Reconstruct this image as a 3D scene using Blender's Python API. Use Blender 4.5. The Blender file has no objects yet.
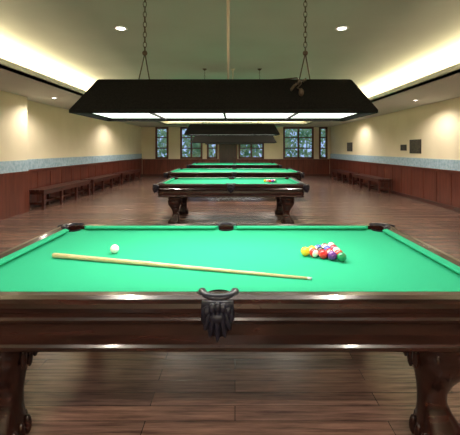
import bpy, bmesh, math, random
from mathutils import Vector, Matrix
random.seed(3)
S=bpy.context.scene
COL=S.collection
try: S.view_settings.view_transform='Standard'
except Exception: pass

# ------------------------------------------------------------ materials
def mat(name, col, rough=0.5, metal=0.0, coat=0.0, emit=None, es=0.0, spec=None):
    m=bpy.data.materials.new(name); m.use_nodes=True
    b=m.node_tree.nodes['Principled BSDF']
    b.inputs['Base Color'].default_value=(*col,1)
    b.inputs['Roughness'].default_value=rough
    b.inputs['Metallic'].default_value=metal
    b.inputs['Coat Weight'].default_value=coat
    b.inputs['Coat Roughness'].default_value=0.08
    if spec is not None: b.inputs['Specular IOR Level'].default_value=spec
    if emit:
        b.inputs['Emission Color'].default_value=(*emit,1)
        b.inputs['Emission Strength'].default_value=es
    return m
def noisy(m, c1, c2, scale=(5,5,5), nscale=1.0, detail=4, bump=0.0, lo=0.35, hi=0.65):
    nt=m.node_tree; N=nt.nodes; L=nt.links; b=N['Principled BSDF']
    tc=N.new('ShaderNodeTexCoord'); mp=N.new('ShaderNodeMapping'); no=N.new('ShaderNodeTexNoise'); cr=N.new('ShaderNodeValToRGB')
    mp.inputs['Scale'].default_value=scale
    no.inputs['Scale'].default_value=nscale; no.inputs['Detail'].default_value=detail
    cr.color_ramp.elements[0].color=(*c1,1); cr.color_ramp.elements[1].color=(*c2,1)
    cr.color_ramp.elements[0].position=lo; cr.color_ramp.elements[1].position=hi
    L.new(tc.outputs['Object'],mp.inputs[0]); L.new(mp.outputs[0],no.inputs['Vector'])
    L.new(no.outputs['Fac'],cr.inputs[0]); L.new(cr.outputs[0],b.inputs['Base Color'])
    if bump:
        bp=N.new('ShaderNodeBump'); bp.inputs['Strength'].default_value=bump; bp.inputs['Distance'].default_value=0.01
        L.new(no.outputs['Fac'],bp.inputs['Height']); L.new(bp.outputs[0],b.inputs['Normal'])
    return m

M_cherry=noisy(mat('cherry_wood',(0.04,0.01,0.006),0.26,coat=0.35,spec=0.25),(0.008,0.0027,0.002),(0.028,0.008,0.0055),(2,14,14),2.0)
M_felt=noisy(mat('green_felt',(0.01,0.3,0.17),0.95,spec=0.1),(0.022,0.325,0.170),(0.028,0.36,0.192),(60,60,60),3.0)
M_leather=noisy(mat('black_leather',(0.012,0.011,0.016),0.35,spec=0.3),(0.004,0.004,0.008),(0.013,0.013,0.024),(20,20,20),3.0)
M_hole=mat('pocket_dark',(0.004,0.004,0.005),0.9)
M_hood=noisy(mat('hood_fabric',(0.012,0.011,0.009),0.85,spec=0.1),(0.005,0.005,0.004),(0.011,0.010,0.008),(30,30,30),3.0)
M_brass=mat('aged_brass',(0.35,0.24,0.12),0.35,metal=1.0)
M_rodm=mat('ivory_rod',(0.65,0.6,0.48),0.4)
M_chain=mat('dark_chain',(0.10,0.075,0.05),0.45,metal=0.7)
M_diff=mat('lamp_diffuser',(0.9,0.9,0.9),0.5,emit=(1,0.97,0.9),es=1.6)
M_ceil=noisy(mat('ceiling_paint',(0.42,0.44,0.38),0.9),(0.45,0.49,0.45),(0.49,0.53,0.49),(0.5,0.5,0.5),2.0)
M_soff=mat('soffit_paint',(0.66,0.66,0.62),0.85)
M_wall=noisy(mat('cream_wall_paint',(0.62,0.52,0.34),0.85),(0.80,0.71,0.53),(0.85,0.76,0.58),(1,1,1),1.5)
M_border=noisy(mat('blue_border_tile',(0.35,0.45,0.48),0.6),(0.28,0.44,0.56),(0.46,0.60,0.72),(9,9,9),1.5,bump=0.1)
M_wains=noisy(mat('wainscot_wood',(0.10,0.025,0.015),0.35,coat=0.2),(0.085,0.018,0.010),(0.15,0.036,0.020),(6,6,0.6),2.0)
M_bench=noisy(mat('bench_wood',(0.05,0.015,0.01),0.35,coat=0.2),(0.035,0.010,0.007),(0.085,0.022,0.014),(8,1,8),2.0)
M_frame=mat('window_frame_wood',(0.13,0.05,0.025),0.4)
M_door=noisy(mat('door_wood',(0.04,0.015,0.01),0.35,coat=0.3),(0.02,0.008,0.005),(0.05,0.018,0.010),(8,8,1),2.0)
M_cue=noisy(mat('cue_maple',(0.6,0.5,0.28),0.3,coat=0.5),(0.52,0.42,0.2),(0.68,0.58,0.34),(2,40,40),1.0)
M_white=mat('white_metal',(0.8,0.8,0.78),0.5)
M_dl=mat('downlight_lamp',(1,1,1),0.5,emit=(1,0.95,0.82),es=14)
M_sign=noisy(mat('notice_print',(0.1,0.08,0.06),0.5),(0.02,0.017,0.013),(0.25,0.2,0.14),(30,30,60),1.2,lo=0.5,hi=0.75)
M_signf=mat('notice_frame',(0.02,0.015,0.012),0.4)

def floor_mat():
    m=mat('plank_floor',(0.1,0.07,0.05),0.27,spec=0.45); nt=m.node_tree;N=nt.nodes;L=nt.links;b=N['Principled BSDF']
    tc=N.new('ShaderNodeTexCoord')
    br=N.new('ShaderNodeTexBrick'); br.inputs['Scale'].default_value=1.0
    br.inputs['Brick Width'].default_value=1.3; br.inputs['Row Height'].default_value=0.11
    br.inputs['Mortar Size'].default_value=0.0025; br.inputs['Mortar Smooth'].default_value=0.3
    br.inputs['Color1'].default_value=(0.20,0.115,0.085,1); br.inputs['Color2'].default_value=(0.115,0.070,0.059,1)
    br.inputs['Mortar'].default_value=(0.02,0.013,0.01,1); br.offset=0.37
    L.new(tc.outputs['Object'],br.inputs['Vector'])
    mp=N.new('ShaderNodeMapping'); mp.inputs['Scale'].default_value=(1.6,26,1)
    no=N.new('ShaderNodeTexNoise'); no.inputs['Scale'].default_value=1.6; no.inputs['Detail'].default_value=6; no.inputs['Roughness'].default_value=0.65
    L.new(tc.outputs['Object'],mp.inputs[0]); L.new(mp.outputs[0],no.inputs['Vector'])
    cr=N.new('ShaderNodeValToRGB'); cr.color_ramp.elements[0].position=0.32; cr.color_ramp.elements[1].position=0.68
    cr.color_ramp.elements[0].color=(0.40,0.37,0.38,1); cr.color_ramp.elements[1].color=(1.6,1.55,1.55,1)
    L.new(no.outputs['Fac'],cr.inputs[0])
    mx=N.new('ShaderNodeMix'); mx.data_type='RGBA'; mx.blend_type='MULTIPLY'; mx.inputs[0].default_value=1
    L.new(br.outputs['Color'],mx.inputs[6]); L.new(cr.outputs[0],mx.inputs[7]); L.new(mx.outputs[2],b.inputs['Base Color'])
    bp=N.new('ShaderNodeBump'); bp.inputs['Strength'].default_value=0.12; bp.inputs['Distance'].default_value=0.01
    L.new(no.outputs['Fac'],bp.inputs['Height']); L.new(bp.outputs[0],b.inputs['Normal'])
    return m
M_floor=floor_mat()

# ------------------------------------------------------------ mesh helpers
def mkobj(name, bm, mats, parent=None, smooth=False, loc=None):
    me=bpy.data.meshes.new(name); bmesh.ops.recalc_face_normals(bm,faces=bm.faces); bm.to_mesh(me); bm.free()
    if not isinstance(mats,(list,tuple)): mats=[mats]
    for m in mats: me.materials.append(m)
    if smooth:
        for p in me.polygons: p.use_smooth=True
    o=bpy.data.objects.new(name,me); COL.objects.link(o)
    if parent: o.parent=parent
    if loc: o.location=loc
    return o
def empty(name,loc=(0,0,0)):
    e=bpy.data.objects.new(name,None); e.location=loc; e.empty_display_size=0.2; COL.objects.link(e); return e
def box(bm,x0,x1,y0,y1,z0,z1,mi=0,bev=0.0):
    v=[bm.verts.new(p) for p in [(x0,y0,z0),(x1,y0,z0),(x1,y1,z0),(x0,y1,z0),(x0,y0,z1),(x1,y0,z1),(x1,y1,z1),(x0,y1,z1)]]
    fs=[bm.faces.new([v[i] for i in f]) for f in [(0,3,2,1),(4,5,6,7),(0,1,5,4),(1,2,6,5),(2,3,7,6),(3,0,4,7)]]
    for f in fs: f.material_index=mi
    if bev:
        es=set(e for f in fs for e in f.edges)
        bmesh.ops.bevel(bm,geom=list(es),offset=bev,segments=2,affect='EDGES',profile=0.6)
def ring_loft(bm,rings,mi=0,cap=True):
    vs=[[bm.verts.new(p) for p in r] for r in rings]
    n=len(rings[0])
    for a,b in zip(vs,vs[1:]):
        for i in range(n):
            f=bm.faces.new((a[i],a[(i+1)%n],b[(i+1)%n],b[i])); f.material_index=mi
    if cap:
        bm.faces.new(vs[0][::-1]).material_index=mi; bm.faces.new(vs[-1]).material_index=mi
    return vs
def circ(c,r,n=16,axis='z',rx=None):
    o=[]
    for i in range(n):
        a=2*math.pi*i/n; u=(rx or r)*math.cos(a); w=r*math.sin(a)
        o.append((c[0]+u,c[1]+w,c[2]) if axis=='z' else ((c[0],c[1]+u,c[2]+w) if axis=='x' else (c[0]+u,c[1],c[2]+w)))
    return o
def ellipsoid(bm,c,r,mi=0,rot=None,u=14,v=9):
    mt=Matrix.Translation(c)
    if rot: mt=mt@rot
    mt=mt@Matrix.Diagonal((*r,1))
    g=bmesh.ops.create_uvsphere(bm,u_segments=u,v_segments=v,radius=1,matrix=mt)
    for f in set(f for vv in g['verts'] for f in vv.link_faces): f.material_index=mi
def sweep_rect(bm,hx,hy,prof,mi=0,cr=0.0):
    """closed profile (offset,z) swept round a rectangle with mitred/rounded corners"""
    paths=[]
    for off,z in prof:
        loop=[]
        for sx,sy,a0 in ((1,1,0),(-1,1,90),(-1,-1,180),(1,-1,270)):
            if cr and off>0.08:
                r=cr
                for k in range(6):
                    a=math.radians(a0+k*18)
                    loop.append((sx*(hx+off-r)+r*math.cos(a),sy*(hy+off-r)+r*math.sin(a),z))
            else:
                for k in range(6 if cr else 1):
                    loop.append((sx*(hx+off)+ (0.00002*k),sy*(hy+off)+(0.00002*k),z))
        paths.append(loop)
    paths.append(paths[0])
    vs=[[bm.verts.new(p) for p in r] for r in paths[:-1]]; vs.append(vs[0])
    n=len(paths[0])
    for a,b in zip(vs,vs[1:]):
        for i in range(n):
            bm.faces.new((a[i],a[(i+1)%n],b[(i+1)%n],b[i])).material_index=mi
def bool_cut(obj,cutter):
    md=obj.modifiers.new('cut','BOOLEAN'); md.operation='DIFFERENCE'; md.object=cutter; md.solver='EXACT'
    bpy.context.view_layer.update()
    dg=bpy.context.evaluated_depsgraph_get()
    me=bpy.data.meshes.new_from_object(obj.evaluated_get(dg))
    obj.modifiers.clear(); 
    if len(me.polygons)>3: obj.data=me
def tube(bm,pts,r,n=8,mi=0):
    pts=[Vector(p) for p in pts]; rings=[]
    for i,p in enumerate(pts):
        d=(pts[min(i+1,len(pts)-1)]-pts[max(i-1,0)]).normalized()
        up=Vector((0,1,0)) if abs(d.y)<0.9 else Vector((1,0,0))
        a=d.cross(up).normalized(); b=d.cross(a)
        rr=r[i] if isinstance(r,(list,tuple)) else r
        rings.append([tuple(p+a*rr*math.cos(2*math.pi*k/n)+b*rr*math.sin(2*math.pi*k/n)) for k in range(n)])
    ring_loft(bm,rings,mi)

# ------------------------------------------------------------ room shell
XL,XR,Y0,Y1,ZC=-5.1,5.2,-2.6,19.0,3.12
SL,SR,SB=-3.45,3.5,17.4     # soffit inner edges
ZS=2.66
bm=bmesh.new(); box(bm,XL-.1,XR+.1,Y0-.1,Y1+.1,-0.1,0); mkobj('floor',bm,M_floor)
bm=bmesh.new(); box(bm,XL-.1,XR+.1,Y0-.1,Y1+.1,ZC,ZC+.1); mkobj('ceiling',bm,M_ceil)
bm=bmesh.new(); box(bm,XL-.1,XL,Y0-.1,Y1+.1,0,ZC); mkobj('wall_left',bm,M_wall)
bm=bmesh.new(); box(bm,XR,XR+.1,Y0-.1,Y1+.1,0,ZC); mkobj('wall_right',bm,M_wall)
bm=bmesh.new(); box(bm,XL,XR,Y0-.1,Y0,0,ZC); mkobj('wall_south',bm,M_wall)
wins=[(-4.3,-3.65,1),(-2.95,-1.8,2),(-1.5,-0.98,1),(0.22,1.55,2),(2.65,4.25,2),(4.6,5.0,1)]
WZ0,WZ1=0.95,2.62
bm=bmesh.new()
xs=[XL]+[v for w in wins for v in w[:2]]+[XR]
for i in range(0,len(xs),2): box(bm,xs[i],xs[i+1],Y1,Y1+.1,0,ZC)
for w in wins:
    box(bm,w[0],w[1],Y1,Y1+.1,0,WZ0); box(bm,w[0],w[1],Y1,Y1+.1,WZ1,ZC)
mkobj('wall_north',bm,M_wall)
for i,(a,b,n) in enumerate(wins):
    bm=bmesh.new(); t=0.07
    box(bm,a-.03,a+t,Y1-.03,Y1+.06,WZ0-.03,WZ1+.03); box(bm,b-t,b+.03,Y1-.03,Y1+.06,WZ0-.03,WZ1+.03)
    box(bm,a,b,Y1-.03,Y1+.06,WZ0-.03,WZ0+t); box(bm,a,b,Y1-.03,Y1+.06,WZ1-t,WZ1+.03)
    for k in range(1,n):
        x=a+(b-a)*k/n; box(bm,x-.045,x+.045,Y1-.02,Y1+.05,WZ0,WZ1)
    for zz in (1.5,2.08): box(bm,a,b,Y1-.015,Y1+.045,zz-.03,zz+.03)
    mkobj('window_%d'%(i+1),bm,M_frame)
# door in the back wall
DA,DB=-0.82,0.06
YD=Y1-.025
bm=bmesh.new()
box(bm,DA,DB,YD-.05,YD-.005,0,2.2,0); box(bm,DA-.07,DA,YD-.07,YD,0,2.28,1); box(bm,DB,DB+.07,YD-.07,YD,0,2.28,1); box(bm,DA-.07,DB+.07,YD-.07,YD,2.2,2.28,1)
for z0,z1 in ((.15,.85),(.98,2.05)):
    for x0,x1 in ((DA+.1,(DA+DB)/2-.04),((DA+DB)/2+.04,DB-.1)): box(bm,x0,x1,YD-.065,YD-.05,z0,z1,0)
ellipsoid(bm,(DB-.06,YD-.09,1.0),(.025,.03,.025),1)
mkobj('door_1',bm,[M_door,M_frame])
# wainscot, border, rails
def side_trim(side,x,s):
    bm=bmesh.new(); box(bm,*sorted((x,x+s*.03)),Y0,Y1,0,0.90,0)
    y=Y0+.4
    while y<Y1-.1:
        box(bm,*sorted((x+s*.03,x+s*.04)),y,y+.06,0.1,0.86,0); y+=0.62
    mkobj('trim_%d'%(10 if side=='left' else 11),bm,M_wains)
    bm=bmesh.new(); box(bm,*sorted((x,x+s*.06)),Y0,Y1,0.90,0.95); mkobj('trim_%d'%(1 if side=='left' else 2),bm,M_wains)
    bm=bmesh.new(); box(bm,*sorted((x,x+s*.02)),Y0,Y1,0.95,1.20); mkobj('trim_%d'%(3 if side=='left' else 4),bm,M_border)
    bm=bmesh.new(); box(bm,*sorted((x+s*.03,x+s*.055)),Y0,Y1,0,0.10); mkobj('baseboard_'+side,bm,M_bench)
side_trim('left',XL,1); side_trim('right',XR,-1)
for i,(a,b) in enumerate(((XL+.06,DA-.07),(DB+.07,XR-.06))):
    bm=bmesh.new(); box(bm,a,b,Y1-.03,Y1,0,0.90); box(bm,a,b,Y1-.05,Y1,0.86,0.91); mkobj('trim_%d'%(12+i),bm,M_wains)
    bm=bmesh.new(); box(bm,a,b,Y1-.06,Y1-.03,0,0.1); mkobj('baseboard_north',bm,M_bench)
# pilaster left
bm=bmesh.new(); box(bm,XL,-4.82,6.9,8.1,0,ZS,0); mkobj('wall_pilaster',bm,M_wall)
bm=bmesh.new(); box(bm,XL,-4.79,6.87,8.13,0,0.90,0); box(bm,XL,-4.78,6.86,8.14,.88,.95,0); mkobj('trim_5',bm,M_wains)
bm=bmesh.new(); box(bm,XL,-4.805,6.885,8.115,0.95,1.20,0); mkobj('trim_6',bm,M_border)
# soffits with cove lip, plus an added back panel that brightens the glow band
def soffit(i,x0,x1,y0,y1,lip,cove_reflector):
    bm=bmesh.new(); box(bm,x0,x1,y0,y1,ZS,ZS+.05); box(bm,*lip,ZS,2.80); box(bm,*cove_reflector,ZS+.05,ZC)
    mkobj('trim_%d'%i,bm,M_soff)
soffit(7,XL,SL,Y0,Y1,(SL-.04,SL,Y0,Y1),(SL-.6,SL-.56,Y0,Y1))
soffit(8,SR,XR,Y0,Y1,(SR,SR+.04,Y0,Y1),(SR+.56,SR+.6,Y0,Y1))
soffit(9,SL,SR,SB,Y1,(SL,SR,SB,SB+.04),(SL,SR,SB+.5,SB+.54))

# ------------------------------------------------------------ lights
def area(name,loc,rot,sx,sy,power,col,parent=None):
    l=bpy.data.lights.new(name,'AREA'); l.shape='RECTANGLE'; l.size=sx; l.size_y=sy; l.energy=power; l.color=col
    o=bpy.data.objects.new(name,l); o.location=loc; o.rotation_euler=rot; COL.objects.link(o)
    if parent: o.parent=parent
    return o
W=(1,0.78,0.47)
area('cove_light',(SL-.36,(Y0+Y1)/2,2.73),(math.radians(180),0,0),0.10,20.5,420,W)
area('cove_light',(SR+.36,(Y0+Y1)/2,2.73),(math.radians(180),0,0),0.10,20.5,420,W)
area('cove_light',(0,SB+.25,2.73),(math.radians(180),0,0),6.6,0.12,130,W)
def downlight(x,y,z,p,r=0.065):
    e=empty('recessed_downlight',(x,y,z))
    bm=bmesh.new()
    ring_loft(bm,[circ((0,0,0),r+.03,24),circ((0,0,-.008),r+.028,24),circ((0,0,-.01),r,24),circ((0,0,-.002),r-.004,24),circ((0,0,0),r-.004,24)],cap=False)
    mkobj('trim_ring',bm,M_white,e,True)
    bm=bmesh.new(); ring_loft(bm,[circ((0,0,-.001),r-.003,24),circ((0,0,-.005),r-.005,24)]); mkobj('lamp_lens',bm,M_dl,e)
    l=bpy.data.lights.new('spot','SPOT'); l.energy=p; l.color=(1,0.89,0.75); l.spot_size=math.radians(158); l.spot_blend=0.6; l.shadow_soft_size=0.06
    o=bpy.data.objects.new('spot',l); o.parent=e; o.location=(0,0,-.03); COL.objects.link(o)
for x in (-1.57,1.47):
    for y in (-0.6,4.8,9.7,14.4): downlight(x,y,ZC,190 if y<0 else 290)  # nearest pair ahead is in view; the other, unseen rows are added fill
downlight(-0.05,-2.1,ZC,330)  # unseen, added behind the camera to brighten the floor under the near table
for y in (2.5,8.2,13.6): downlight(-4.25,y,ZS,115,.05); downlight(4.45,y+.4,ZS,115,.05)

# ------------------------------------------------------------ pool table
def pool_table(cx,cy,PX=1.27,PY=0.635):
    e=empty('pool_table',(cx,cy,0))
    pk=[(-PX-.02,-PY-.02),(PX+.02,-PY-.02),(-PX-.02,PY+.02),(PX+.02,PY+.02),(0,-PY-.045),(0,PY+.045)]
    R=0.062
    cb=bmesh.new()
    for x,y in pk: ring_loft(cb,[circ((x,y,0.68),R,20),circ((x,y,0.9),R,20)])
    cut=mkobj('tmp_cut',cb,M_hole); cut.location=(cx,cy,0)
    # bed
    bm=bmesh.new(); box(bm,-PX-.06,PX+.06,-PY-.06,PY+.06,0.735,0.772)
    bed=mkobj('slate_bed',bm,M_felt,e)
    # rail
    bm=bmesh.new()
    sweep_rect(bm,PX,PY,[(0.05,0.70),(0.05,0.802),(0.10,0.806),(0.135,0.802),(0.152,0.79),(0.158,0.772),(0.152,0.752),(0.138,0.742),(0.134,0.722),(0.140,0.712),(0.134,0.70)],cr=0.07)
    rail=mkobj('rail',bm,M_cherry,e)
    bool_cut(bed,cut); bool_cut(rail,cut)
    bpy.data.objects.remove(cut)
    # apron + underside
    bm=bmesh.new()
    sweep_rect(bm,PX,PY,[(0.0,0.70),(0.115,0.70),(0.112,0.685),(0.10,0.675),(0.105,0.63),(0.10,0.585),(0.108,0.575),(0.11,0.562),(0.10,0.552),(0.0,0.552)],cr=0.05)
    box(bm,-PX-.01,PX+.01,-PY-.01,PY+.01,0.60,0.64)
    mkobj('apron',bm,M_cherry,e)
    # cushions
    bm=bmesh.new()
    def cushion(p0,p1,inn):
        d=(Vector(p1)-Vector(p0)).normalized(); inn=Vector(inn)
        secs=[]
        for p,s in ((Vector(p0),1),(Vector(p1),-1)):
            nose=p+d*s*0.035; back=p-inn*0.052
            secs.append([(back.x,back.y,0.772),(back.x,back.y,0.803),((nose-inn*.01).x,(nose-inn*.01).y,0.804),(nose.x,nose.y,0.798),(nose.x,nose.y,0.791),((nose-inn*.022).x,(nose-inn*.022).y,0.772)])
        ring_loft(bm,secs)
    g=.06
    for s in (-1,1):
        cushion((-PX+g,s*PY),(-g,s*PY),(0,-s)); cushion((g,s*PY),(PX-g,s*PY),(0,-s))
        cushion((s*PX,-PY+g),(s*PX,PY-g),(-s,0))
    mkobj('cushions',bm,M_felt,e)
    # pocket cups + castings
    bm=bmesh.new()
    for i,(x,y) in enumerate(pk):
        ring_loft(bm,[circ((x,y,0.785),R-.001,20),circ((x,y,0.72),R-.006,20),circ((x,y,0.66),R-.02,20),circ((x,y,.64),R-.045,20)],cap=False)
        vs=circ((x,y,.641),R-.04,20); bm.faces.new([bm.verts.new(v) for v in vs])
    mkobj('pocket_cups',bm,M_hole,e,True)
    bm=bmesh.new()
    for i,(x,y) in enumerate(pk):
        if i<4: a0=math.atan2(y,x)-math.radians(100); a1=a0+math.radians(200)
        else: a0=math.atan2(y,0.0)-math.radians(88); a1=a0+math.radians(176)
        secs=[]
        n=14
        for k in range(n+1):
            a=a0+(a1-a0)*k/n; c,s=math.cos(a),math.sin(a)
            sec=[]
            for rr,z in ((R-.004,0.76),(R-.006,0.805),(R+.004,0.818),(R+.022,0.818),(R+.032,0.808),(R+.034,0.79)):
                sec.append((x+rr*c,y+rr*s,z))
            secs.append(sec)
        ring_loft(bm,secs)
    mkobj('pocket_castings',bm,M_leather,e,True)
    # leather pocket shields on rail faces
    bm=bmesh.new()
    def shield(px,py,ang):
        rot=Matrix.Translation((px,py,0))@Matrix.Rotation(ang,4,'Z')
        n0=len(bm.verts)
        tmp=bmesh.new()
        # local: x across, -y outward
        for k,(ax,ln) in enumerate(((-.052,.042),(-.028,.062),(0,.074),(.028,.062),(.052,.042))):
            ellipsoid(tmp,(ax*0.85,-0.012,0.752-ln*0.62),(.0125,.016,ln),0,Matrix.Rotation(-ax*5.5,4,'Y'))
        for k,(ax,zz) in enumerate(((-.045,.778),(-.023,.789),(0,.793),(.023,.789),(.045,.778))):
            ellipsoid(tmp,(ax,-0.010,zz-.012),(.017,.016,.022))
        ellipsoid(tmp,(0,-.014,.735),(.04,.016,.024))
        for sx in (-1,1):
            ellipsoid(tmp,(sx*.058,-.006,.745),(.014,.014,.036))
        # backing plate
        out=[(-.068,.80),(.068,.80),(.072,.75),(.06,.70),(.035,.665),(0,.645),(-.035,.665),(-.06,.70),(-.072,.75)]
        ring_loft(tmp,[[(u,0.03,w) for u,w in out],[(u,-.004,w) for u,w in out]])
        tmp.transform(rot); me=bpy.data.meshes.new('t'); tmp.to_mesh(me); tmp.free(); bm.from_mesh(me); bpy.data.meshes.remove(me)
    shield(0,-PY-.158,0); shield(0,PY+.158,math.pi)
    for sx,sy,a in ((1,-1,45),(1,1,135),(-1,1,225),(-1,-1,315)):
        shield(sx*(PX+.158-.02),sy*(PY+.158-.02),math.radians(a))
    mkobj('pocket_shields',bm,M_leather,e,True)
    # legs
    def sq(c,hw,z,n=24,p=3.2):
        o=[]
        for i in range(n):
            a=2*math.pi*i/n+math.pi/4; ca,sa=math.cos(a),math.sin(a)
            r=hw/((abs(ca)**p+abs(sa)**p)**(1/p)); o.append((c[0]+r*ca,c[1]+r*sa,z))
        return o
    li=0
    LX=PX-.20; LY=PY-.09
    for sx in (-1,1):
        for sy in (-1,1):
            li+=1; bm=bmesh.new(); X,Y=sx*LX,sy*LY; rings=[]
            for z,hw,off in ((.60,.12,0),(.545,.122,0),(.53,.135,0),(.51,.135,0),(.50,.122,.002),(.46,.126,.01),(.41,.118,.014),(.36,.098,.008),(.31,.076,-.002),(.26,.062,-.008),(.21,.06,-.008),(.165,.07,0),(.12,.088,.01),(.075,.102,.016),(.04,.105,.018),(.015,.098,.016),(0,.09,.014)):
                rings.append(sq((X+sx*off,Y+sy*off),hw,z))
            ring_loft(bm,rings)
            # carved scroll leaves on knee, claws at the foot
            for dx,dy in ((1,0),(-1,0),(0,1),(0,-1)):
                for t in (-.05,0,.05):
                    lx=X+dx*.118+(t if dx==0 else 0); ly=Y+dy*.118+(t if dy==0 else 0)
                    ellipsoid(bm,(lx,ly,.425-abs(t)*-.4),(.016,.016,.055),0,None,10,7)
                    fx=X+sx*.014+dx*.098+(t*1.1 if dx==0 else 0); fy=Y+sy*.014+dy*.098+(t*1.1 if dy==0 else 0)
                    ellipsoid(bm,(fx,fy,.05),(.02,.02,.05),0,None,10,7)
            mkobj('leg_%d'%li,bm,M_cherry,e,True)
    return e
TCX=-0.075
pool_table(TCX,2.29)
pool_table(TCX,7.25)
pool_table(TCX+.05,10.75,1.78,0.89)
pool_table(TCX+.05,15.4,1.78,0.89)

# ------------------------------------------------------------ lamps
def chain(bm,x,y,z0,z1,ll=0.042,w=0.011,t=0.0028):
    n=int((z1-z0)/(ll*0.78)); st=(z1-z0)/n
    for i in range(n):
        zc=z0+st*(i+.5); pts=[]
        for k in range(12):
            a=2*math.pi*k/12
            u=w*math.cos(a); v=(ll/2)*math.sin(a)
            pts.append(Vector((x+u,y,zc+v)) if i%2 else Vector((x,y+u,zc+v)))
        rings=[]
        cen=Vector((x,y,zc)); nrm=Vector((0,1,0)) if i%2 else Vector((1,0,0))
        for p in pts:
            d=(p-cen).normalized()
            rings.append([tuple(p+d*t*math.cos(b)+nrm*t*math.sin(b)) for b in [j*math.pi*2/6 for j in range(6)]])
        rings.append(rings[0])
        ring_loft(bm,rings,cap=False)
def lamp(cx,cy,L=1.755,power=60,near=False,dz=0.0):
    e=empty('billiard_lamp',(cx,cy,0))
    zb,zt=1.662+dz,1.886+dz
    hb,ht=L/2,L/2-.085; yb,yt=.31,.12
    bm=bmesh.new()
    def rect(hx,hy,z): return [(-hx,-hy,z),(hx,-hy,z),(hx,hy,z),(-hx,hy,z)]
    ring_loft(bm,[rect(hb-.012,yb-.012,zb),rect(hb,yb,zb),rect(hb,yb,zb+.018),rect(ht,yt,zt),rect(ht-.012,yt-.006,zt+.006)],cap=False)
    bm.faces.new([bm.verts.new(p) for p in rect(ht-.012,yt-.006,zt+.006)])
    ring_loft(bm,[rect(hb-.012,yb-.012,zb),rect(hb-.02,yb-.02,zb+.02),rect(ht-.03,yt-.01,zt-.02)],cap=False)
    mkobj('hood',bm,M_hood,e)
    bm=bmesh.new()
    box(bm,-hb+.035,hb-.035,-yb+.03,yb-.03,zb+.022,zb+.03)
    mkobj('diffuser',bm,M_diff,e)
    # light under the diffuser
    area('tube_light',(0,0,zb+.018),(0,0,0),L-.1,0.5,power,(1,0.96,0.88),e)
    # frame ribs under hood
    bm=bmesh.new()
    for k in range(1,4):
        x=-hb+2*hb*k/4; box(bm,x-.006,x+.006,-yb+.02,yb-.02,zb+.006,zb+.016)
    box(bm,-hb+.01,hb-.01,-yb+.005,-yb+.025,zb,zb+.02); box(bm,-hb+.01,hb-.01,yb-.025,yb-.005,zb,zb+.02)
    mkobj('hood_frame',bm,M_hood,e)
    bm=bmesh.new(); xc=L*0.3; zj=zt+.20
    for s in (-1,1):
        x=s*xc
        chain(bm,x,0,zj+.005,ZC)
        ellipsoid(bm,(x,0,zj),(.018,.012,.018),0,None,10,7)
        tube(bm,[(x,0,zj),(x-.045,0,zt)],.004); tube(bm,[(x,0,zj),(x+.035,0,zt)],.004)
        ring_loft(bm,[circ((x,0,ZC-.03),.02,16),circ((x,0,ZC),.05,16)])
        for q in (-.045,.035): ellipsoid(bm,(x+q,0,zt+.012),(.01,.01,.012),0,None,8,6)
    mkobj('hanging_chains',bm,M_chain,e,True)
    bm=bmesh.new()
    tube(bm,[(.02,0,zt),(.02,0,2.3),(.015,0,ZC)],[.007,.010,.014],12)
    ring_loft(bm,[circ((.015,0,ZC-.04),.02,16),circ((.015,0,ZC),.05,16)])
    mkobj('suspension_rod',bm,M_rodm,e,True)
    if near:
        bm=bmesh.new()
        pts=[(.02,-.01,zt+.012),(.12,-.05,zt+.01),(.25,-.03,zt+.016),(.36,-.08,zt+.012),(.45,-.125,zt+.012),(.47,-.16,zt-.03),(.44,-.19,zt-.06),(.455,-.215,zt-.075)]
        tube(bm,pts,.0045)
        ellipsoid(bm,(.455,-.235,zt-.095),(.016,.014,.024))
        for i in range(9):
            a=i*.7; ellipsoid(bm,(.49-.012*i+.008*math.cos(a),-.145-.008*i,zt-.002-.009*i),(.007,.007,.011),0,None,8,6)
        mkobj('power_cord',bm,M_chain,e,True)
    return e
lamp(-0.065,2.29,power=34,near=True)
lamp(-0.06,7.25,L=1.9,power=30,dz=.08)
lamp(-0.03,10.75,L=2.55,power=38,dz=-.02)
lamp(-0.03,15.4,L=2.55,power=36)

# ------------------------------------------------------------ cue, balls
ZB=0.772
b=Vector((-1.147,2.20,ZB+.016)); t=Vector((0.403,1.825,ZB+.0075))
bm=bmesh.new()
ks=[0,.004,.02,.25,.5,.75,.985]; rs=[.011,.0145,.0150,.0135,.0110,.0085,.0065]
tube(bm,[b.lerp(t,k) for k in ks],rs,14)
ce=empty('pool_cue',(0,0,0)); mkobj('shaft',bm,M_cue,ce,True)
bm=bmesh.new(); tube(bm,[b.lerp(t,.985),b.lerp(t,.996)],.0068,12); mkobj('ferrule',bm,M_white,ce,True)
bm=bmesh.new(); tube(bm,[b.lerp(t,.996),b.lerp(t,1.0)],.0062,12); mkobj('tip',bm,M_border,ce,True)
r=.0286
def ballmat(n,c,stripe=False):
    m=mat('ball_'+n,c,0.12,coat=0.8)
    if stripe:
        nt=m.node_tree;N=nt.nodes;L=nt.links;bs=N['Principled BSDF']
        tc=N.new('ShaderNodeTexCoord');sp=N.new('ShaderNodeSeparateXYZ');ab=N.new('ShaderNodeMath');ab.operation='ABSOLUTE'
        lt=N.new('ShaderNodeMath');lt.operation='LESS_THAN';lt.inputs[1].default_value=.015
        mx=N.new('ShaderNodeMix');mx.data_type='RGBA';mx.inputs[6].default_value=(.85,.83,.75,1);mx.inputs[7].default_value=(*c,1)
        L.new(tc.outputs['Object'],sp.inputs[0]);L.new(sp.outputs[2],ab.inputs[0]);L.new(ab.outputs[0],lt.inputs[0]);L.new(lt.outputs[0],mx.inputs[0]);L.new(mx.outputs[2],bs.inputs['Base Color'])
    return m
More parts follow.
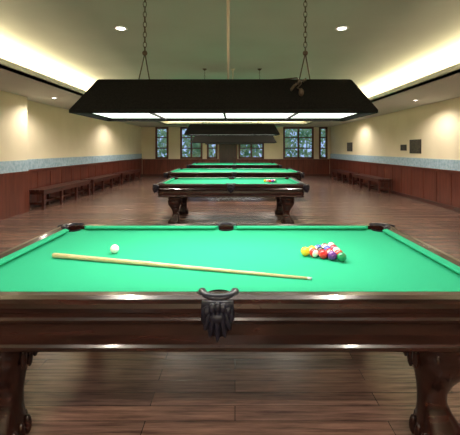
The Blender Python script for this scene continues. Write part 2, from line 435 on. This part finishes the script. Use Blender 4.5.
bm=bmesh.new(); ellipsoid(bm,(0,0,0),(r,r,r),0,None,28,18); mkobj('cue_ball',bm,mat('ball_white',(.88,.87,.8),.12,coat=.8),None,True,(-0.79,2.29,ZB+r+.0005))
cols={'y':(.85,.55,.02),'b':(.02,.06,.45),'r':(.7,.02,.02),'p':(.12,.02,.22),'o':(.85,.2,.02),'g':(.01,.22,.08),'m':(.3,.01,.03),'k':(.01,.01,.01)}
rk=empty('racked_billiard_balls',(0.45,2.235,ZB+.0003))
seq=['y','R','Y','r','k','B','p','R','b','M','g','r','P','m','G']
i=0
cache={}
for row in range(5):
    for k in range(row+1):
        s=seq[i]; 
        if s not in cache: cache[s]=ballmat(s,cols[s.lower()],s.isupper())
        bm=bmesh.new(); ellipsoid(bm,(0,0,0),(r,r,r),0,None,24,16)
        o=mkobj('ball_%d'%(i+1),bm,cache[s],rk,True,(row*r*1.733,(k-row/2)*2*r*1.001,r))
        o.rotation_euler=(random.uniform(0,3),random.uniform(0,3),0)
        i+=1
# ball set on the second table
rk2=empty('racked_billiard_balls',(0.62,7.2,ZB+.0003)); i=0
for row in range(5):
    for k in range(row+1):
        s=seq[i]; bm=bmesh.new(); ellipsoid(bm,(0,0,0),(r,r,r),0,None,12,8)
        mkobj('ball_%d'%(i+1),bm,cache[s],rk2,True,(row*r*1.735,(k-row/2)*2*r*1.003,r)); i+=1

# ------------------------------------------------------------ benches (backless, slatted seat)
def bench(x,y0,y1,s):
    bm=bmesh.new()
    def bx(a0,a1,*r_): box(bm,*sorted((x+s*a0,x+s*a1)),*r_)
    for k in range(4): bx(.06+.11*k,.06+.11*k+.095,y0,y1,.44,.48)
    bx(.08,.10,y0+.03,y1-.03,.36,.44); bx(.44,.465,y0+.03,y1-.03,.36,.44)
    n=max(2,round((y1-y0)/1.0)+1)
    for k in range(n):
        y=y0+.06+(y1-y0-.12)*k/(n-1)
        bx(.07,.13,y-.035,y+.035,0,.44); bx(.41,.47,y-.035,y+.035,0,.44); bx(.13,.41,y-.02,y+.02,.12,.18); bx(.10,.44,y-.03,y+.03,.37,.44)
    bx(.25,.29,y0+.06,y1-.06,.13,.17)
    return mkobj('wooden_bench',bm,M_bench)
for a in (8.3,11.2,14.1): bench(XL+.075,a,a+2.7,1)
for a in (11.3,14.2): bench(XR-.075,a,a+2.6,-1)

# ------------------------------------------------------------ notices on right wall
def notice(y,z,w,h):
    bm=bmesh.new(); box(bm,XR-.02,XR,y-w/2,y+w/2,z-h/2,z+h/2,0); box(bm,XR-.024,XR-.018,y-w/2+.03,y+w/2-.03,z-h/2+.03,z+h/2-.03,1)
    mkobj('wall_notice',bm,[M_signf,M_sign])
notice(10.05,1.53,.62,.40); notice(10.75,1.50,.35,.18); notice(15.8,1.55,.7,.4)

# ------------------------------------------------------------ outside: leafy trees behind the windows
bm=bmesh.new()
for i in range(9000):
    if random.random()<.45:
        x=random.uniform(-9,9); z=random.uniform(.0,1.6)+.35*math.sin(x*2.1)
    else:
        cx=random.choice((-6.2,-4.4,-2.6,-.4,1.2,3.2,4.9,6.6)); x=cx+random.gauss(0,.5); z=2.3+.3*math.sin(cx*3)+random.gauss(0,.5)
    z=max(z,0); y=24+random.uniform(-.8,.8); q=random.uniform(.06,.13)
    R=Matrix.Rotation(random.uniform(0,6.28),3,'Y')@Matrix.Rotation(random.uniform(-.9,.9),3,'X')
    vs=[bm.verts.new(Vector((x,y,z))+R@Vector(p)) for p in ((-q*.6,0,0),(0,0,-q),(q*.6,0,0),(0,0,q))]
    bm.faces.new(vs)
for x in (-6.2,-4.4,-2.6,-.4,1.2,3.2,4.9,6.6): tube(bm,[(x,24,-.05),(x+.06,24,2.4)],.05)
mkobj('garden_trees',bm,noisy(mat('foliage',(0.05,0.09,0.05),.9,spec=.1),(0.20,0.42,0.20),(0.66,0.74,0.36),(1.5,1.5,1.5),1.0))
bm=bmesh.new(); box(bm,-14,14,Y1+.1,32,-.2,-.05); mkobj('garden_ground',bm,noisy(mat('grass',(.05,.08,.03),.9),(.06,.10,.04),(.12,.18,.06),(2,2,2),1.0))
w=bpy.data.worlds.new('world'); S.world=w; w.use_nodes=True
bg=w.node_tree.nodes['Background']; bg.inputs[0].default_value=(0.36,0.50,0.80,1); bg.inputs[1].default_value=1.15

# ------------------------------------------------------------ camera
c=bpy.data.cameras.new('camera'); c.sensor_width=36; c.sensor_fit='HORIZONTAL'; c.lens=36*349/460
c.shift_x=-5/460; c.shift_y=-68.5/460; c.clip_start=.05; c.clip_end=200
co=bpy.data.objects.new('camera',c); co.location=(0,0,1.457); co.rotation_euler=(math.radians(90),0,0); COL.objects.link(co); S.camera=co
